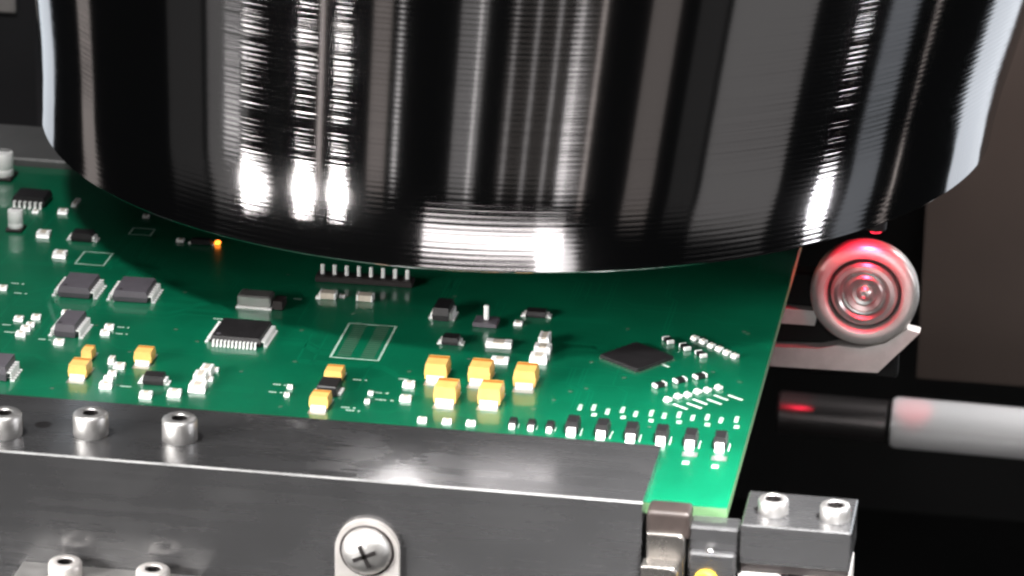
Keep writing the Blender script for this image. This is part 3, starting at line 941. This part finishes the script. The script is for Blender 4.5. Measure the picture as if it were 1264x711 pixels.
# silver tongue on the front face with its dome screw
m = MB()
cz_, cx_, rr = -7.9, -10.9, 4.15
pts = [(cx_ + rr * math.cos(math.radians(a)), cz_ + rr * math.sin(math.radians(a))) for a in range(0, 181, 9)] + [(cx_ - rr, -29), (cx_ + rr, -29)]
m.prism(pts, yf - .9, yf - .004)
tong = rel(m.build('silver_tongue', M['pale'], rail, 30), RO)
m = MB()
m.lathe([(3.55, 0), (3.55, .03), (3.25, .03), (3.25, .006)], 40, shift(cx_, yf - .904, cz_, FACE_FRONT), close=False)
rel(m.build('gap_shade_ring', M['rubber'], rail), RO)  # raised dark ring; the recess shade is put into its colour
m = MB()
prof = [(3.2, 0.0), (3.2, .3), (2.95, .9), (2.4, 1.4), (1.75, 1.68), (.9, 1.84), (.05, 1.9)]
m.lathe(prof, 40, shift(cx_, yf - .905, cz_, FACE_FRONT), close=False)
ds = rel(m.build('dome_screw', M['screw'], rail, 40), RO)

m = MB()
for a_ in (25, 115):
    q4 = Matrix.Rotation(math.radians(a_), 4, 'Z')
    vs_ = [(x_, y_, z_) for z_ in (1.3, 1.93) for y_ in (-.28, .28) for x_ in (-1.6, 1.6)]
    M4_ = shift(cx_, yf - .905, cz_, FACE_FRONT) @ q4
    m._add([tuple(M4_ @ Vector(v_)) for v_ in vs_], [(0, 2, 3, 1), (4, 5, 7, 6), (0, 1, 5, 4), (2, 6, 7, 3), (0, 4, 6, 2), (1, 3, 7, 5)])
cs = m.build('dark_cross', M['steel_dark'])  # dark cross standing on the dome; its colour gives the slot's shade
cs.parent = ds
cs.location = -(ds.location + Vector(RO) * S)

# ------------------------------------------------------------------ lower left bracket with two screws
lb = (-45, -49, -30)
bracket = tag(empty('ledge_bracket', lb), 'low grey ledge with two bright screws below the rail at left', 'bracket')
rel(MB().box(-56.5, -32.6, yf - 8.0, yf - .01, -30, -13.8, .2).build('ledge', M['satin'], bracket), lb)
rel(MB().box(-90, -57.0, yf - 9.0, yf - .02, -30, -14.6, .2).build('left_ledge', M['anod'], bracket), lb)
rel(MB().box(-56.4, -32.7, yf - 9.5, yf - 8.02, -30, -14.2, .2).build('front_strip', M['anod'], bracket), lb)
for sx in (-49.9, -38.3):
    cap_screw(bracket, lb, sx, yf - 3.4, -13.8, 2.2, 2.1, .45, 'button_screw', 'pale')

# ------------------------------------------------------------------ block with two cap screws, bottom right
bb = (43.5, -41.4, -30)
blk = tag(empty('screw_block', bb), 'grey machined block with two cap screws beside the board corner', 'block')
rel(MB().box(36.6, 50.4, -46.6, -35.9, -5.4, 0, .18).build('block_body', M['anod'], blk), bb)
rel(MB().box(36.8, 50.2, -46.0, -36.2, -6.6, -5.42).build('gap_shade_slab', M['rubber'], blk), bb)  # black slab put where the gap below the block is in shade
rel(MB().box(36.5, 42.0, -47.2, -36.4, -30, -6.62, .45).build('pale_foot', M['pale'], blk), bb)
rel(MB().box(44.6, 50.3, -47.2, -36.4, -30, -6.62, .45).build('pale_foot', M['pale'], blk), bb)
m = MB()
m.lathe([(1.2, 0), (1.2, 18), (1.0, 18.6), (.6, 18.8)], 24, shift(43.3, -46.2, -26))
rel(m.build('centre_pin', M['steel'], blk, 40), bb)
for sx, sy in ((40.2, -42.2), (48.0, -42.6)):
    cap_screw(blk, bb, sx, sy, 0, 1.9, 2.0, .55)

# ------------------------------------------------------------------ end plate with the yellow button
eb = (33, -46, -30)
plate = tag(empty('end_plate', eb), 'grey end plate with a round yellow button below the board corner', 'plate')
rel(MB().box(30.0, 36.4, -46.0, -42.4, -30, -1.0, .35).build('plate_body', M['anod'], plate), eb)
rel(MB().box(30.3, 36.2, -47.4, -46.02, -30, -4.0, .3).build('front_step', M['anod'], plate), eb)
m = MB()
m.lathe([(1.55, 0), (1.55, .5), (1.35, .8), (.6, .95), (.05, 1.0)], 32, shift(32.6, -47.41, -7.8, FACE_FRONT), close=False)
rel(m.build('yellow_button', M['yellow'], plate, 40), eb)
m = MB()
m.lathe([(.55, 0), (.55, .3), (.4, .45), (.05, .5)], 20, shift(32.9, -46.6, -4.0), close=False)
rel(m.build('small_screw', M['steel'], plate, 40), eb)

# ------------------------------------------------------------------ lever between rail and end plate
vb = (27.2, -46.5, -30)
lever = tag(empty('clamp_lever', vb), 'silver clamp lever with dark brown tip at the rail end', 'lever')


def slab(x0, x1, ztop, zbot, y0, y1):
    """plate with softly rounded upper corners"""
    pts = [(x0, zbot), (x1, zbot)]
    r = .9
    for a in range(0, 91, 15):
        pts.append((x1 - r + r * math.cos(math.radians(a)), ztop - r + r * math.sin(math.radians(a))))
    for a in range(90, 181, 15):
        pts.append((x0 + r * .3 + r * .3 * math.cos(math.radians(a)), ztop - r * .3 + r * .3 * math.sin(math.radians(a))))
    return MB().prism(pts, y0, y1)


rel(slab(24.9, 29.7, -2.0, -30, -47.0, -43.0).build('upper_arm', M['satin_dark'], lever, 40), vb)
rel(slab(24.6, 29.2, -5.4, -30, -49.6, -47.02).build('lower_arm', M['satin_dark'], lever, 40), vb)
rel(MB().box(24.7, 30.2, -46.4, -42.6, -3.0, .75).build('worn_tip', M['brown'], lever), vb)
for o_ in lever.children:
    bv = o_.modifiers.new('edge', 'BEVEL')
    bv.width = 0.00055 if o_.name.startswith('worn') else 0.00028
    bv.segments = 3
    bv.limit_method = 'ANGLE'

# ------------------------------------------------------------------ ring bracket right of the board, lit by a red lamp
gb = (44.6, 50, -60)
ringb = tag(empty('ring_bracket', gb), 'pale metal bracket with a round bearing of concentric rings in red light', 'bracket')
RC = shift(44.6, 50, -4.9, FACE_FRONT)
m = MB()
m.lathe([(7.9, -2.0), (8.05, -.5), (8.0, .5), (7.6, 1.0), (6.6, 1.25), (5.9, 1.1), (5.6, .7), (5.45, -.6)], 64, RC, close=False)
rel(m.build('outer_ring', M['pale'], ringb, 40), gb)
m = MB()
m.lathe([(5.44, -.6), (5.1, -.62), (5.0, -.6)], 64, RC, close=False)
rel(m.build('dark_groove', M['rubber'], ringb), gb)
m = MB()
m.lathe([(5.0, -.6), (4.9, .4), (4.5, .8), (3.9, .85), (3.5, .5), (3.4, -.2), (3.0, -.3), (2.9, .5), (2.6, .75), (1.9, .5), (1.8, .1), (1.2, .0), (1.1, .5), (.8, .8), (.45, .85), (.3, .6), (.05, .55)], 64, RC, close=False)
rel(m.build('bearing', M['satin'], ringb, 30), gb)
# arm and lower plate reach left under the board
rel(MB().prism([(25, -10.5), (37.5, -10.5), (37.9, -8.2), (25, -7.9)], 49.6, 51.4).build('upper_arm', M['pale'], ringb), gb)
rel(MB().prism([(25, -17.4), (47.2, -17.1), (53.1, -10.3), (51.2, -9.9), (48, -12.4), (44.6, -13.4), (41, -13.2), (38.5, -13.9), (25, -14.5)], 49.2, 51.6).build('lower_plate', M['pale'], ringb), gb)
rel(MB().box(28, 50, 51.7, 55, -19, -3.0, .4).build('back_plate', M['black'], ringb), gb)

# red indicator lamp hanging above the ring
rb_ = (45.5, 41, 6)
rl = tag(empty('red_lamp', rb_), 'small red lamp glowing above the ringed bracket under the head', 'lamp')
m = MB()
m.lathe([(1.5, 0), (1.6, 1.0), (1.6, 6.2), (1.4, 7.0)], 24, shift(46.0, 46.5, 6.6))
rel(m.build('lamp_body', M['rubber'], rl, 40), rb_)
m = MB()
m.lathe([(.05, -.7), (.8, -.5), (1.2, 0)], 24, shift(46.0, 46.5, 6.59), close=False)
rel(m.build('lens', M['redled'], rl, 40), rb_)
pl = D.lights.new('red_lamp_light', 'SPOT')
pl.energy = 0.018
pl.color = (1, 0.02, 0.05)
pl.spot_size = math.radians(150)
pl.shadow_soft_size = 0.001
po = D.objects.new('red_lamp_light', pl)
COL.objects.link(po)
po.location = Vector((45.2, 45.8, 5.2)) * S
po.rotation_euler = Vector((-.3, 2.5, -6)).to_track_quat('-Z', 'Y').to_euler()

# ------------------------------------------------------------------ shaft low at the right
sb = (60, 140, -63)
shaft = tag(empty('drive_shaft', sb), 'shiny round steel shaft running out to the right below the bracket', 'shaft')
ROTX = Matrix.Rotation(math.radians(90.8), 4, 'Y')
m = MB()
m.lathe([(4.1, -.5), (4.5, 0.2), (4.5, 120)], 64, shift(45.5, 140, -62.9, ROTX))
rel(m.build('bright_rod', M['rod'], shaft, 40), sb)
m = MB()
m.lathe([(3.3, 0), (3.7, .4), (3.7, 19.0), (3.4, 19.3)], 48, shift(25, 140, -62.6, ROTX))
rel(m.build('unlit_shaft_end', M['steel_dark'], shaft, 40), sb)  # narrower shaft end; its dark colour stands for the unlit part
for k, (p_, t_, e_) in enumerate((((50, 128, -46), (48.5, 140, -62), 0.004), ((29, 128, -48), (28, 140, -61), 0.006))):
    q_ = D.lights.new('red_glint_spot', 'SPOT')  # added spots for red glints on the shaft; no sensor stands there
    q_.energy = e_ * 2
    q_.color = (1, 0.02, 0.06)
    q_.spot_size = math.radians(26)
    q_.spot_blend = 0.6
    q_.shadow_soft_size = 0.001
    qo = D.objects.new('red_glint_spot', q_)
    COL.objects.link(qo)
    qo.location = Vector(p_) * S
    qo.rotation_euler = (Vector(t_) - Vector(p_)).to_track_quat('-Z', 'Y').to_euler()

# ------------------------------------------------------------------ back left: rear rail and dark housing
fr = tag(MB().box(-130, -30, 66.2, 82, -30, 1.2, .3).build('rear_rail', M['railfar']), 'plain grey rail behind the far left of the board', 'rail')
hb = tag(empty('housing_box', (-110, 90, -30)), 'dark grey housing standing behind the board at far left', 'housing')
rel(MB().box(-135, -103.6, 130, 150, -60, 60, 1.0).build('housing_body', M['boxm'], hb), (-110, 90, -30))
rel(MB().box(-130, -107.6, 128.8, 129.98, 4.9, 12, .2).build('bright_label_plate', M['pale'], hb), (-110, 90, -30))
